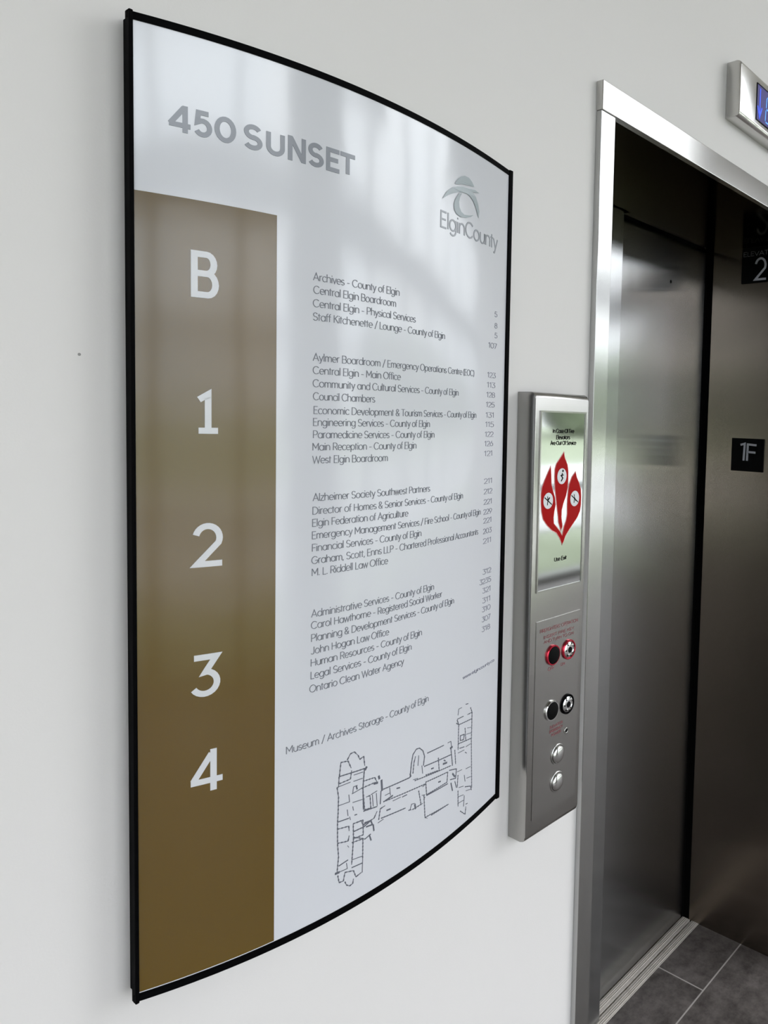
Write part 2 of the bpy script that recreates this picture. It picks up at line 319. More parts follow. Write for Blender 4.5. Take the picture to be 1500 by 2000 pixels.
def thing(name, label, cat, loc, kind=None):
    o = bpy.data.objects.new(name, None)
    o.empty_display_size = 0.05
    COL.objects.link(o)
    o.location = loc
    o['label'] = label
    o['category'] = cat
    if kind:
        o['kind'] = kind
    return o

def lathe_y(bm, cx, cz, y0, prof, n=40):
    """turn a profile of (radius, distance out of the wall) about an axis along -y"""
    rings = []
    for (r, d) in prof:
        if r < 1e-6:
            rings.append([bm.verts.new((cx, y0 - d, cz))])
        else:
            rings.append([bm.verts.new((cx + r * math.cos(2 * math.pi * i / n), y0 - d, cz + r * math.sin(2 * math.pi * i / n))) for i in range(n)])
    for a, b in zip(rings[:-1], rings[1:]):
        for i in range(n):
            j = (i + 1) % n
            if len(a) == 1 and len(b) == 1:
                continue
            if len(a) == 1:
                bm.faces.new((a[0], b[i], b[j]))
            elif len(b) == 1:
                bm.faces.new((a[i], a[j], b[0]))
            else:
                bm.faces.new((a[i], a[j], b[j], b[i]))

# ------------------------------------------------------------------ stroke lettering (a geometric sans drawn as pen strokes)
def arc(cx, cy, rx, ry, a0, a1, n=None):
    n = n or max(3, int(abs(a1 - a0) / 15))
    return [(cx + rx * math.cos(math.radians(a0 + (a1 - a0) * i / n)), cy + ry * math.sin(math.radians(a0 + (a1 - a0) * i / n))) for i in range(n + 1)]

X = 0.70   # x-height, the cap height being 1
def bowl(w=0.30, cx=0.36):
    return arc(cx, X / 2, w, X / 2, 0, 360, 24)

GL = {
 ' ': (0.34, []),
 'A': (0.86, [[(0.04, 0), (0.43, 1), (0.82, 0)], [(0.17, 0.33), (0.69, 0.33)]]),
 'B': (0.76, [[(0.1, 0.52), (0.44, 0.52)] + arc(0.44, 0.76, 0.22, 0.24, -90, 90) + [(0.1, 1), (0.1, 0), (0.46, 0)] + arc(0.46, 0.26, 0.25, 0.26, -90, 90)]),
 'C': (0.92, [arc(0.5, 0.5, 0.44, 0.5, 42, 318, 20)]),
 'D': (0.88, [[(0.1, 0), (0.36, 0)] + arc(0.36, 0.5, 0.45, 0.5, -90, 90) + [(0.1, 1), (0.1, 0)]]),
 'E': (0.66, [[(0.6, 1), (0.1, 1), (0.1, 0), (0.6, 0)], [(0.1, 0.52), (0.54, 0.52)]]),
 'F': (0.62, [[(0.58, 1), (0.1, 1), (0.1, 0)], [(0.1, 0.5), (0.52, 0.5)]]),
 'G': (0.96, [arc(0.5, 0.5, 0.44, 0.5, 42, 350, 22) + [(0.93, 0.46), (0.55, 0.46)]]),
 'H': (0.84, [[(0.1, 0), (0.1, 1)], [(0.74, 0), (0.74, 1)], [(0.1, 0.5), (0.74, 0.5)]]),
 'I': (0.24, [[(0.12, 0), (0.12, 1)]]),
 'J': (0.56, [[(0.44, 1), (0.44, 0.22)] + arc(0.22, 0.22, 0.22, 0.22, 0, -150)]),
 'K': (0.74, [[(0.1, 0), (0.1, 1)], [(0.66, 1), (0.12, 0.46)], [(0.28, 0.6), (0.7, 0)]]),
 'L': (0.58, [[(0.1, 1), (0.1, 0), (0.54, 0)]]),
 'M': (1.0, [[(0.1, 0), (0.1, 1)], [(0.12, 0.97), (0.5, 0.3), (0.88, 0.97)], [(0.9, 1), (0.9, 0)]]),
 'N': (0.86, [[(0.1, 0), (0.1, 1)], [(0.13, 0.94), (0.73, 0.06)], [(0.76, 0), (0.76, 1)]]),
 'O': (1.0, [arc(0.5, 0.5, 0.44, 0.5, 0, 360, 28)]),
 'P': (0.72, [[(0.1, 0), (0.1, 1), (0.4, 1)] + arc(0.4, 0.73, 0.27, 0.27, 90, -90) + [(0.1, 0.46)]]),
 'R': (0.74, [[(0.1, 0), (0.1, 1), (0.4, 1)] + arc(0.4, 0.73, 0.27, 0.27, 90, -90) + [(0.1, 0.46)], [(0.4, 0.46), (0.68, 0)]]),
 'S': (0.72, [arc(0.36, 0.745, 0.27, 0.255, 25, 270, 16) + arc(0.36, 0.25, 0.29, 0.25, 85, -155, 16)]),
 'T': (0.68, [[(0.02, 1), (0.66, 1)], [(0.34, 1), (0.34, 0)]]),
 'U': (0.82, [[(0.1, 1), (0.1, 0.32)] + arc(0.41, 0.32, 0.31, 0.32, 180, 360) + [(0.72, 1)]]),
 'V': (0.8, [[(0.03, 1), (0.4, 0), (0.77, 1)]]),
 'W': (1.16, [[(0.03, 1), (0.31, 0), (0.58, 0.9), (0.85, 0), (1.13, 1)]]),
 'Y': (0.76, [[(0.03, 1), (0.38, 0.45), (0.73, 1)], [(0.38, 0.45), (0.38, 0)]]),
 'a': (0.74, [bowl(), [(0.66, X), (0.66, 0)]]),
 'b': (0.74, [bowl(0.3, 0.39), [(0.09, 1.05), (0.09, 0)]]),
 'c': (0.62, [arc(0.36, X / 2, 0.3, X / 2, 45, 315, 16)]),
 'd': (0.74, [bowl(), [(0.66, 1.05), (0.66, 0)]]),
 'e': (0.70, [[(0.06, 0.35), (0.65, 0.35)] + arc(0.36, X / 2, 0.3, X / 2, 0, 312, 18)]),
 'f': (0.38, [[(0.15, 0), (0.15, 0.84)] + arc(0.33, 0.84, 0.18, 0.2, 180, 85), [(0.02, X), (0.34, X)]]),
 'g': (0.74, [bowl(), [(0.66, X), (0.66, -0.05)] + arc(0.37, -0.05, 0.29, 0.25, 0, -150)]),
 'h': (0.70, [[(0.09, 1.05), (0.09, 0)], [(0.09, 0.38)] + arc(0.35, 0.42, 0.26, 0.28, 180, 0) + [(0.61, 0)]]),
 'i': (0.22, [[(0.11, 0), (0.11, X)], [(0.11, 0.88), (0.11, 0.99)]]),
 'j': (0.24, [[(0.12, X), (0.12, -0.28)], [(0.12, 0.88), (0.12, 0.99)]]),
 'k': (0.60, [[(0.09, 1.05), (0.09, 0)], [(0.52, X), (0.1, 0.3)], [(0.24, 0.42), (0.56, 0)]]),
 'l': (0.22, [[(0.11, 0), (0.11, 1.05)]]),
 'm': (1.04, [[(0.09, X), (0.09, 0)], [(0.09, 0.38)] + arc(0.30, 0.44, 0.21, 0.26, 180, 0) + [(0.51, 0)], [(0.51, 0.38)] + arc(0.73, 0.44, 0.22, 0.26, 180, 0) + [(0.95, 0)]]),
 'n': (0.70, [[(0.09, X), (0.09, 0)], [(0.09, 0.38)] + arc(0.35, 0.42, 0.26, 0.28, 180, 0) + [(0.61, 0)]]),
 'o': (0.74, [bowl(0.31, 0.37)]),
 'p': (0.74, [bowl(0.3, 0.39), [(0.09, X), (0.09, -0.3)]]),
 'r': (0.42, [[(0.09, X), (0.09, 0)], [(0.09, 0.38)] + arc(0.33, 0.42, 0.24, 0.28, 180, 75)]),
 's': (0.54, [arc(0.27, 0.52, 0.19, 0.18, 30, 270, 12) + arc(0.27, 0.175, 0.21, 0.175, 85, -155, 12)]),
 't': (0.38, [[(0.16, 0.92), (0.16, 0)], [(0.02, X), (0.34, X)]]),
 'u': (0.70, [[(0.09, X), (0.09, 0.28)] + arc(0.35, 0.28, 0.26, 0.28, 180, 360) + [(0.61, X)], [(0.61, X), (0.61, 0)]]),
 'v': (0.58, [[(0.03, X), (0.29, 0), (0.55, X)]]),
 'w': (0.86, [[(0.03, X), (0.23, 0), (0.43, 0.64), (0.63, 0), (0.83, X)]]),
 'x': (0.58, [[(0.04, X), (0.54, 0)], [(0.54, X), (0.04, 0)]]),
 'y': (0.60, [[(0.03, X), (0.31, 0.02)], [(0.57, X), (0.2, -0.28), (0.06, -0.28)]]),
 'z': (0.56, [[(0.05, X), (0.5, X), (0.05, 0), (0.52, 0)]]),
 '0': (0.82, [arc(0.41, 0.5, 0.34, 0.5, 0, 360, 24)]),
 '1': (0.48, [[(0.06, 0.82), (0.3, 1), (0.3, 0)]]),
 '2': (0.72, [arc(0.36, 0.69, 0.29, 0.31, 165, -28, 14) + [(0.08, 0), (0.68, 0)]]),
 '3': (0.72, [[(0.08, 1), (0.62, 1), (0.34, 0.60)] + arc(0.34, 0.30, 0.31, 0.30, 82, -150, 14)]),
 '4': (0.80, [[(0.58, 0), (0.58, 1)], [(0.54, 0.93), (0.08, 0.27)], [(0.04, 0.26), (0.76, 0.26)]]),
 '5': (0.74, [[(0.64, 1), (0.17, 1), (0.12, 0.55)] + arc(0.37, 0.32, 0.32, 0.32, 120, -150, 16)]),
 '6': (0.74, [arc(0.38, 0.32, 0.31, 0.32, 0, 360, 20), [(0.09, 0.42), (0.48, 1)]]),
 '7': (0.64, [[(0.04, 1), (0.6, 1), (0.2, 0)]]),
 '8': (0.74, [arc(0.37, 0.76, 0.25, 0.24, 0, 360, 18), arc(0.37, 0.27, 0.31, 0.27, 0, 360, 18)]),
 '9': (0.74, [arc(0.36, 0.68, 0.31, 0.32, 0, 360, 20), [(0.65, 0.58), (0.26, 0)]]),
 '-': (0.50, [[(0.08, 0.36), (0.42, 0.36)]]),
 '/': (0.50, [[(0.04, -0.12), (0.46, 1.08)]]),
 '&': (0.78, [[(0.70, 0), (0.16, 0.66)] + arc(0.34, 0.78, 0.2, 0.2, 205, -25, 12) + [(0.16, 0.38)] + arc(0.34, 0.24, 0.27, 0.24, 140, 330, 12) + [(0.68, 0.42)]]),
 '(': (0.34, [arc(0.42, 0.45, 0.34, 0.66, 120, 240, 10)]),
 ')': (0.34, [arc(-0.08, 0.45, 0.34, 0.66, -60, 60, 10)]),
 '.': (0.24, [[(0.12, 0.0), (0.12, 0.1)]]),
 ',': (0.24, [[(0.13, 0.1), (0.07, -0.14)]]),
 "'": (0.22, [[(0.11, 1.0), (0.11, 0.76)]]),
}

def text_strokes(text, track=0.0):
    x, out = 0.0, []
    for ch in text:
        adv, st = GL[ch]
        for s in st:
            out.append([(x + a, b) for a, b in s])
        x += adv + track
    return x - track, out

def subdiv(pts, step):
    out = [pts[0]]
    for a, b in zip(pts[:-1], pts[1:]):
        n = max(1, int(math.hypot(b[0] - a[0], b[1] - a[1]) / step))
        for i in range(1, n + 1):
            out.append((a[0] + (b[0] - a[0]) * i / n, a[1] + (b[1] - a[1]) * i / n))
    return out

def ribbon(bm, pts, w, place, depth=0.0, step=0.006):
    """a pen stroke of width w along pts, laid on a surface by place(a, b, off)"""
    closed = len(pts) > 3 and math.hypot(pts[0][0] - pts[-1][0], pts[0][1] - pts[-1][1]) < 1e-6
    pts = [p for i, p in enumerate(pts) if i == 0 or math.hypot(p[0] - pts[i - 1][0], p[1] - pts[i - 1][1]) > 1e-7]
    pts = subdiv(pts, step)
    if closed:
        pts = pts[:-1]
    n = len(pts)
    rows = []
    for i in range(n):
        p = pts[i]
        a = pts[i - 1] if (i > 0 or closed) else None
        b = pts[(i + 1) % n] if (i < n - 1 or closed) else None
        d0 = Vector((p[0] - a[0], p[1] - a[1])).normalized() if a else None
        d1 = Vector((b[0] - p[0], b[1] - p[1])).normalized() if b else None
        d0 = d0 or d1
        d1 = d1 or d0
        t = d0 + d1
        t = t.normalized() if t.length > 1e-3 else d0
        nx = Vector((-t.y, t.x))
        c = max(0.42, nx.dot(Vector((-d0.y, d0.x))))
        h = w / 2 / c
        rows.append(((p[0] + nx.x * h, p[1] + nx.y * h), (p[0] - nx.x * h, p[1] - nx.y * h)))
    top = [[bm.verts.new(place(q[0], q[1], depth)) for q in r] for r in rows]
    pairs = list(zip(range(n - 1), range(1, n))) + ([(n - 1, 0)] if closed else [])
    for i, j in pairs:
        bm.faces.new((top[i][0], top[i][1], top[j][1], top[j][0]))
    if depth > 0.0005:                                   # raised lettering gets side walls
        low = [[bm.verts.new(place(q[0], q[1], 0.0)) for q in r] for r in rows]
        for i, j in pairs:
            for k in (0, 1):
                bm.faces.new((top[i][k], top[j][k], low[j][k], low[i][k]))
        if not closed:
            for i in (0, n - 1):
                bm.faces.new((top[i][0], top[i][1], low[i][1], low[i][0]))

def text_mesh(bm, text, a0, a1, b0, cap, w, place, depth=0.0, track=0.0):
    """text from a0 to a1 on base line b0 with cap height cap"""
    tw, st = text_strokes(text, track)
    k = (a1 - a0) / tw
    for s in st:
        ribbon(bm, [(a0 + x * k, b0 + y * cap) for x, y in s], w, place, depth)

def letter_fit(bm, ch, a0, a1, b0, cap, w, place, depth):
    """one letter whose ink runs exactly from a0 to a1 and from b0 up to b0 + cap"""
    st = GL[ch][1]
    xs = [p[0] for s in st for p in s]
    li, ri = {'4': (0, 0), 'T': (0, 0), 'E': (w / 2, 0)}.get(ch, (w / 2, w / 2))
    k = (a1 - a0 - li - ri) / (max(xs) - min(xs))
    flat = ch in 'ESUT50'
    for s in st:
        ribbon(bm, [(a0 + li + (x - min(xs)) * k, b0 + (w / 2 + y * (cap - w) if flat else y * cap)) for x, y in s], w, place, depth, 0.003)

def fill(bm, pts, place, off, step=0.004):
    vs = [bm.verts.new(place(a, b, off)) for a, b in pts]
    for t in tessellate_polygon([[Vector((a, b, 0)) for a, b in pts]]):
        bm.faces.new([vs[i] for i in t])

# ------------------------------------------------------------------ the lobby
FLOOR = structure(box_obj('floor', M['tile'], None, -9.0, 13.0, -4.0, 0.287, -0.1, 0.0))
wt = 0.29
def wall_front():
    bm = bmesh.new()
    box(bm, -9.0, 1.092, 0, wt, 0.0, 6.1)
    box(bm, 2.131, 13.0, 0, wt, 0.0, 6.1)
    box(bm, 1.092, 2.131, 0, wt, 2.15, 6.1)
    return structure(link_mesh('wall_front', bm, M['wall']))
wall = wall_front()
bm = bmesh.new()
lathe_y(bm, 0.2828, 1.6552, 0.0, [(0.0, 0.0004), (0.0012, 0.0004), (0.0014, 0.0)], 10)
o = link_mesh('scuff_mark', bm, plain('grey_scuff', (0.3, 0.29, 0.28), 0.8), wall)
structure(box_obj('wall_left', M['wall'], None, -9.2, -9.0, -4.0, wt, 0.0, 6.1))
structure(box_obj('wall_right', M['wall'], None, 13.0, 13.2, -4.0, wt, 0.0, 6.1))
structure(box_obj('ceiling', M['ceiling'], None, -9.2, 13.2, -4.2, wt, 6.1, 6.3))

# the glazed wall behind the photographer: mullions, transoms, panes
H_LOW, H_HIGH, H_FAR, Z_CEIL = 3.85, 5.9, 4.5, 6.1
def glazed_wall():
    bm = bmesh.new()
    box(bm, -9.2, 4.2, -4.15, -4.0, H_LOW, Z_CEIL)  # solid infill above the low windows, shaped to dim the opposite wall's top
    box(bm, 4.2, 8.4, -4.15, -4.0, H_HIGH, Z_CEIL)
    box(bm, 8.4, 13.2, -4.15, -4.0, H_FAR, Z_CEIL)
    box(bm, 1.6, 2.75, -4.15, -3.95, 0.0, H_LOW)              # pier between the windows
    wb = structure(link_mesh('wall_back', bm, M['beam']))
    bm = bmesh.new()
    for i in range(15):
        x = -8.62 + 1.54 * i
        box(bm, x - 0.035, x + 0.035, -4.12, -3.98, 0.0, H_LOW if x < 4.2 else (H_HIGH if x < 8.4 else H_FAR))
    for z0, z1 in ((2.74, 3.10), (2.02, 2.08), (0.9, 0.95), (0.0, 0.06)):
        box(bm, -9.0, 13.0, -4.12, -3.97, z0, z1)
    wf = structure(link_mesh('window_1', bm, M['mullion']))
    bm = bmesh.new()
    box(bm, -9.0, 4.2, -4.06, -4.054, 0.03, H_LOW)
    box(bm, 4.2, 8.4, -4.06, -4.054, 0.03, H_HIGH)
    box(bm, 8.4, 13.0, -4.06, -4.054, 0.03, H_FAR)
    link_mesh('pane', bm, M['glass'], wf)
glazed_wall()
portal(-9.0, 4.2, 0.03, H_LOW, -4.16)
portal(4.2, 8.4, 0.03, H_HIGH, -4.16)
portal(8.4, 13.0, 0.03, H_FAR, -4.16)
structure(box_obj('ground', M['grass'], None, -90, 110, -160, -4.15, -0.5, -0.12))
structure(box_obj('path', M['paving'], None, -90, 110, -17, -6.6, -0.4, -0.10))
def tree_line():
    random.seed(4)
    bm = bmesh.new()
    x = -135.0
    while x < 130:
        if -45 < x < 36:
            x = 36.0
        h = random.uniform(6.0, 9.0)
        r = random.uniform(2.2, 3.4)
        m = Matrix.Translation((x, -46 + random.uniform(-3, 3), h * 0.5)) @ Matrix.Diagonal((r, r, h * 0.56, 1))
        g = bmesh.ops.create_icosphere(bm, subdivisions=3, radius=1.0, matrix=m)
        for v in g['verts']:
            v.co += Vector((random.uniform(-1, 1), random.uniform(-1, 1), random.uniform(-1, 1))) * 0.28
        x += random.uniform(2.0, 5.0)
    o = link_mesh('tree_line', bm, M['leaf'])
    o['kind'] = 'stuff'
    o['label'] = 'row of leafy trees far across the lawn, outside the lobby windows'
    o['category'] = 'trees'
tree_line()

# elevator shaft behind the doors
def shaft():
    bm = bmesh.new()
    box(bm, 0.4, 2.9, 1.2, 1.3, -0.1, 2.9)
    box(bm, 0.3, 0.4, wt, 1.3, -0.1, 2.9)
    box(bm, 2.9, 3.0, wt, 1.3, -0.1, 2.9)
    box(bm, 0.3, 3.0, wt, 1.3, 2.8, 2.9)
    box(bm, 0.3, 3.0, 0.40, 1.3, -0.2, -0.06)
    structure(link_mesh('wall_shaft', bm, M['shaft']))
shaft()

# elevator door frame
frame = thing('trim_1', 'brushed steel frame around the recessed elevator opening', 'door frame', (1.611, 0, 0), 'structure')
def door_frame():
    bm = bmesh.new()
    box(bm, 1.0614, 1.1029, -0.0119, 0.0, 0.0, 2.134, 0.0012)
    box(bm, 1.0925, 1.1029, 0.0, 0.285, 0.0, 2.134)
    link_mesh('jamb', bm, M['steel_v'], frame)
    bm = bmesh.new()
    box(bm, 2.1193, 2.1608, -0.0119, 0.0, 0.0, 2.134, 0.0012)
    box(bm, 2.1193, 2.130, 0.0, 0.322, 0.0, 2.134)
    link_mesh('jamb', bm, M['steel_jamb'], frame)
    bm = bmesh.new()
    box(bm, 1.0604, 2.162, -0.0145, 0.0, 2.1341, 2.183, 0.0012)
    link_mesh('header', bm, M['steel_h'], frame)
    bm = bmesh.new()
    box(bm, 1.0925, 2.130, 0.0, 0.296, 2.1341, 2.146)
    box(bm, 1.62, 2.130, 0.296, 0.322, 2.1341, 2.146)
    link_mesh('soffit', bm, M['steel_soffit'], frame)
    bm = bmesh.new()
    box(bm, 2.1190, 2.20, 0.3225, 0.42, -0.03, 2.30)
    link_mesh('dark_gap_filler', bm, M['dark'], frame)  # added black block: keeps the gap behind the jamb dark, stops light leaking
door_frame()

# two telescoping door panels and the sill they slide on
door = thing('door_1', 'brushed steel elevator door of two sliding panels', 'elevator door', (1.611, 0.32, 0), 'structure')
def door_panels():
    box_obj('door_panel', M['steel_door'], door, 1.05, 1.597, 0.303, 0.333, 0.006, 2.25, 0.0015)
    p = box_obj('door_panel', M['steel_door'], door, 1.57, 2.112, 0.345, 0.375, 0.006, 2.25, 0.0005)
    bm = bmesh.new()
    lathe_y(bm, 1.9046, 2.0113, 0.345, [(0.0, 0.0006), (0.0045, 0.0006), (0.0048, 0.0)], 20)
    k = link_mesh('key_hole', bm, M['dark'], p)
    bm = bmesh.new()
    box(bm, 2.108, 2.1185, 0.3435, 0.375, 0.006, 2.25)
    link_mesh('dark_gap_strip', bm, M['dark'], p)  # black strip stands in for the unlit gap between door and jamb
door_panels()
sill = thing('trim_2', 'grooved aluminium sill under the elevator door', 'door sill', (1.611, 0.32, 0), 'structure')
def door_sill():
    bm = bmesh.new()
    box(bm, 1.0925, 2.1193, 0.287, 0.3125, -0.05, 0.001)
    box(bm, 1.0925, 2.1193, 0.3185, 0.3455, -0.05, 0.001)
    box(bm, 1.0925, 2.1193, 0.354, 0.392, -0.05, 0.001)
    for y in (0.293, 0.2985, 0.304, 0.328, 0.3335, 0.339):     # anti-slip ribs
        box(bm, 1.0925, 2.1193, y - 0.0012, y + 0.0012, 0.001, 0.0021)
    link_mesh('rail', bm, M['alu'], sill)
    bm = bmesh.new()
    box(bm, 1.0925, 2.1193, 0.3125, 0.3185, -0.05, -0.010)
    box(bm, 1.0925, 2.1193, 0.3455, 0.354, -0.05, -0.012)
    link_mesh('groove', bm, M['dark'], sill)
door_sill()

# ------------------------------------------------------------------ directory sign
XL, XR = 0.3157, 0.8367
def sign_y(x):
    u = (x - XL) / (XR - XL)
    return -(0.0242 - 0.0084 * u + 0.04698 * 4 * u * (1 - u) * (1 - 0.1758 * (2 * u - 1)))
# arc length along the curved face, so that lettering keeps its proportions
N_S = 400
_xs = [0.30 + 0.55 * i / N_S for i in range(N_S + 1)]
_ss = [0.0]
for _i in range(N_S):
    _ss.append(_ss[-1] + math.hypot(_xs[_i + 1] - _xs[_i], sign_y(_xs[_i + 1]) - sign_y(_xs[_i])))
def x_to_s(x):
    t = (x - 0.30) / 0.55 * N_S
    i = max(0, min(N_S - 1, int(t)))
    return _ss[i] + (_ss[i + 1] - _ss[i]) * (t - i)
def s_to_x(s):
    lo, hi = 0, N_S
    while hi - lo > 1:
        m = (lo + hi) // 2
        if _ss[m] <= s:
            lo = m
        else:
            hi = m
    return _xs[lo] + (_xs[lo + 1] - _xs[lo]) * (s - _ss[lo]) / (_ss[lo + 1] - _ss[lo])
def sign_n(x):
    d = (sign_y(x + 1e-4) - sign_y(x - 1e-4)) / 2e-4
    return Vector((d, -1, 0)).normalized()
def on_sign(s, z, off):
    x = s_to_x(s)
    n = sign_n(x)
    return (x + n.x * off, sign_y(x) + n.y * off, z)
def on_sign_x(x, z, off):
    n = sign_n(x)
    return (x + n.x * off, sign_y(x) + n.y * off, z)

Z0, Z1 = 1.0267, 1.9673
sign = thing('directory_sign', 'large curved white building directory in a thin black frame on the white wall', 'sign', (0.576, 0, Z0))
def curved_slab(bm, x0, x1, z0, z1, front, back, n=64, skew=0.0):
    """slab following the bow of the sign: front/back are offsets out of its face"""
    cols = []
    for i in range(n + 1):
        x = x0 + (x1 - x0) * i / n
        cols.append([bm.verts.new(on_sign_x(x, z, o)) for z, o in ((z0, back), (z1, back), (z1, front), (z0, front))])
    for a, b in zip(cols[:-1], cols[1:]):
        for k in range(4):
            bm.faces.new((a[k], a[(k + 1) % 4], b[(k + 1) % 4], b[k]))
    bm.faces.new(cols[0])
    bm.faces.new(cols[-1][::-1])
def build_sign():
    bm = bmesh.new()
    curved_slab(bm, 0.3182, 0.8300, 1.031, 1.9632, 0.0, -0.004)
    sh = link_mesh('printed_sheet', bm, M['sheet'], sign, True)
    smooth_by_angle(sh)
    bm = bmesh.new()
    curved_slab(bm, 0.3192, 0.4410, 1.0355, 1.8085, 0.00035, 0.0)
    bb = link_mesh('brown_band', bm, M['brown'], sign, True)
    smooth_by_angle(bb)
    for z0, z1 in ((Z0, 1.0343), (1.9605, Z1)):
        bm = bmesh.new()
        curved_slab(bm, 0.3150, 0.8367, z0, z1, 0.0012, -0.0045)
        smooth_by_angle(link_mesh('frame_rail', bm, M['black_frame'], sign, True))
    bm = bmesh.new()
    box(bm, 0.3150, 0.3188, -0.0285, -0.0195, Z0 - 0.001, Z1 + 0.001, 0.001)
    box(bm, 0.3218, 0.3260, -0.0230, 0.0, Z0 - 0.001, Z1 + 0.001)
    link_mesh('frame_post', bm, M['black_frame'], sign)
    bm = bmesh.new()
    box(bm, 0.8292, 0.8367, -0.0205, 0.0, Z0 - 0.001, Z1 + 0.001, 0.001)
    link_mesh('frame_post', bm, M['black_frame'], sign)
def smooth_by_angle(o):
    me = o.data
    lim = math.radians(35)
    bm = bmesh.new()
    bm.from_mesh(me)
    for e in bm.edges:
        if len(e.link_faces) == 2 and e.calc_face_angle() > lim:
            e.smooth = False
    bm.to_mesh(me)
    bm.free()
build_sign()

def sx(x):
    return x_to_s(x)
OFF = 0.0006
bm = bmesh.new()
for ch, xa, xb in (('4', 0.3461, 0.3632), ('5', 0.3662, 0.3812), ('0', 0.3832, 0.4021), ('S', 0.4092, 0.4265), ('U', 0.4302, 0.4486),
                   ('N', 0.4520, 0.4707), ('S', 0.4735, 0.4907), ('E', 0.4937, 0.5092), ('T', 0.5107, 0.5286)):
    letter_fit(bm, ch, sx(xa), sx(xb), 1.8690 - 0.0015 * min(1, (xa - 0.3461) / 0.08), 0.0247, 0.0045, on_sign, OFF)
link_mesh('heading_lettering', bm, M['print_grey'], sign)
GL_NUM = {
 'B': ([[(0.14, 0.53), (0.50, 0.53)] + arc(0.50, 0.74, 0.22, 0.21, -90, 90, 10) + [(0.14, 0.95), (0.14, 0.06), (0.53, 0.06)] + arc(0.53, 0.295, 0.24, 0.235, -90, 90, 10)], 0.362, 0.3905, 1.7165, 0.0435),
 '1': ([[(0.10, 0.80), (0.50, 0.93), (0.50, 0.0)], [(0.08, 0.06), (0.94, 0.06)]], 0.3677, 0.3872, 1.5848, 0.041),
 '2': ([arc(0.48, 0.67, 0.36, 0.28, 165, -25, 16) + [(0.16, 0.06), (0.92, 0.06)]], 0.3632, 0.3920, 1.4525, 0.0425),
 '3': ([[(0.12, 0.94), (0.80, 0.94), (0.46, 0.58)] + arc(0.44, 0.33, 0.38, 0.265, 78, -150, 16)], 0.3616, 0.3903, 1.3210, 0.0425),
 '4': ([[(0.70, 0.0), (0.70, 1.0)], [(0.645, 0.90), (0.11, 0.29)], [(0.04, 0.26), (0.97, 0.26)]], 0.3608, 0.3910, 1.2225, 0.0430),
}
for ch, (st, xa, xb, zb, cap) in GL_NUM.items():
    bm = bmesh.new()
    a, b = sx(xa), sx(xb)
    for s in st:
        ribbon(bm, [(a + p[0] * (b - a), zb + p[1] * cap) for p in s], 0.0060, on_sign, 0.0008, 0.003)
    link_mesh('floor_number', bm, M['print_white'], sign)

LINES = [
 ('Archives - County of Elgin', 0.4797, 0.5944, 1.7490), ('Central Elgin Boardroom', 0.48, 0.5892, 1.7352),
 ('Central Elgin - Physical Services', 0.4796, 0.6214, 1.7210), ('Staff Kitchenette / Lounge - County of Elgin', 0.4797, 0.6766, 1.7068),
 ('Aylmer Boardroom / Emergency Operations Centre (EOC)', 0.48, 0.7438, 1.6636), ('Central Elgin - Main Office', 0.48, 0.5979, 1.6497),
 ('Community and Cultural Services - County of Elgin', 0.48, 0.7075, 1.6357), ('Council Chambers', 0.4805, 0.5596, 1.6217),
 ('Economic Development & Tourism Services - County of Elgin', 0.481, 0.7511, 1.6068), ('Engineering Services - County of Elgin', 0.4805, 0.65, 1.5939),
 ('Paramedicine Services - County of Elgin', 0.4805, 0.659, 1.5805), ('Main Reception - County of Elgin', 0.48, 0.6261, 1.5672),
 ('West Elgin Boardroom', 0.4803, 0.5797, 1.5532),
 ('Alzheimer Society Southwest Partners', 0.481, 0.6521, 1.5121), ('Director of Homes & Senior Services - County of Elgin', 0.4805, 0.7222, 1.4975),
 ('Elgin Federation of Agriculture', 0.4803, 0.6135, 1.4842), ('Emergency Management Services / Fire School - County of Elgin', 0.4801, 0.7677, 1.4706),
 ('Financial Services - County of Elgin', 0.4802, 0.6374, 1.4568), ('Graham, Scott, Enns LLP - Chartered Professional Accountants', 0.48, 0.7619, 1.4431),
 ('M. L. Riddell Law Office', 0.4802, 0.5817, 1.4299),
 ('Administrative Services - County of Elgin', 0.4802, 0.6631, 1.3840), ('Carol Hawthorne - Registered Social Worker', 0.48, 0.6795, 1.3711),
 ('Planning & Development Services - County of Elgin', 0.48, 0.706, 1.3569), ('John Hogan Law Office', 0.4803, 0.5848, 1.3429),
 ('Human Resources - County of Elgin', 0.4797, 0.6413, 1.3294), ('Legal Services - County of Elgin', 0.4797, 0.6229, 1.3153),
 ('Ontario Clean Water Agency', 0.4787, 0.6097, 1.3002), ('Museum / Archives Storage - County of Elgin', 0.4527, 0.656, 1.2390),
]
for t, xa, xb, z in LINES:
    bm = bmesh.new()
    text_mesh(bm, t, sx(xa), sx(xb), z, 0.0080, 0.00068, on_sign, OFF)
    link_mesh('tenant_line', bm, M['print_dark'], sign)
bm = bmesh.new()
text_mesh(bm, 'www.elgincounty.ca', sx(0.7298), sx(0.8159), 1.2447, 0.0042, 0.0006, on_sign, OFF)
link_mesh('web_address', bm, M['print_faint'], sign)

def suite_column(rows):
    for t, px_x, z in rows:
        bm = bmesh.new()
        wd = 0.0085 * len(t)
        text_mesh(bm, t, sx(px_x) - wd, sx(px_x), z, 0.0072, 0.0007, on_sign, OFF)
        link_mesh('suite_number', bm, M['print_faint'], sign)
suite_column(SUITES)

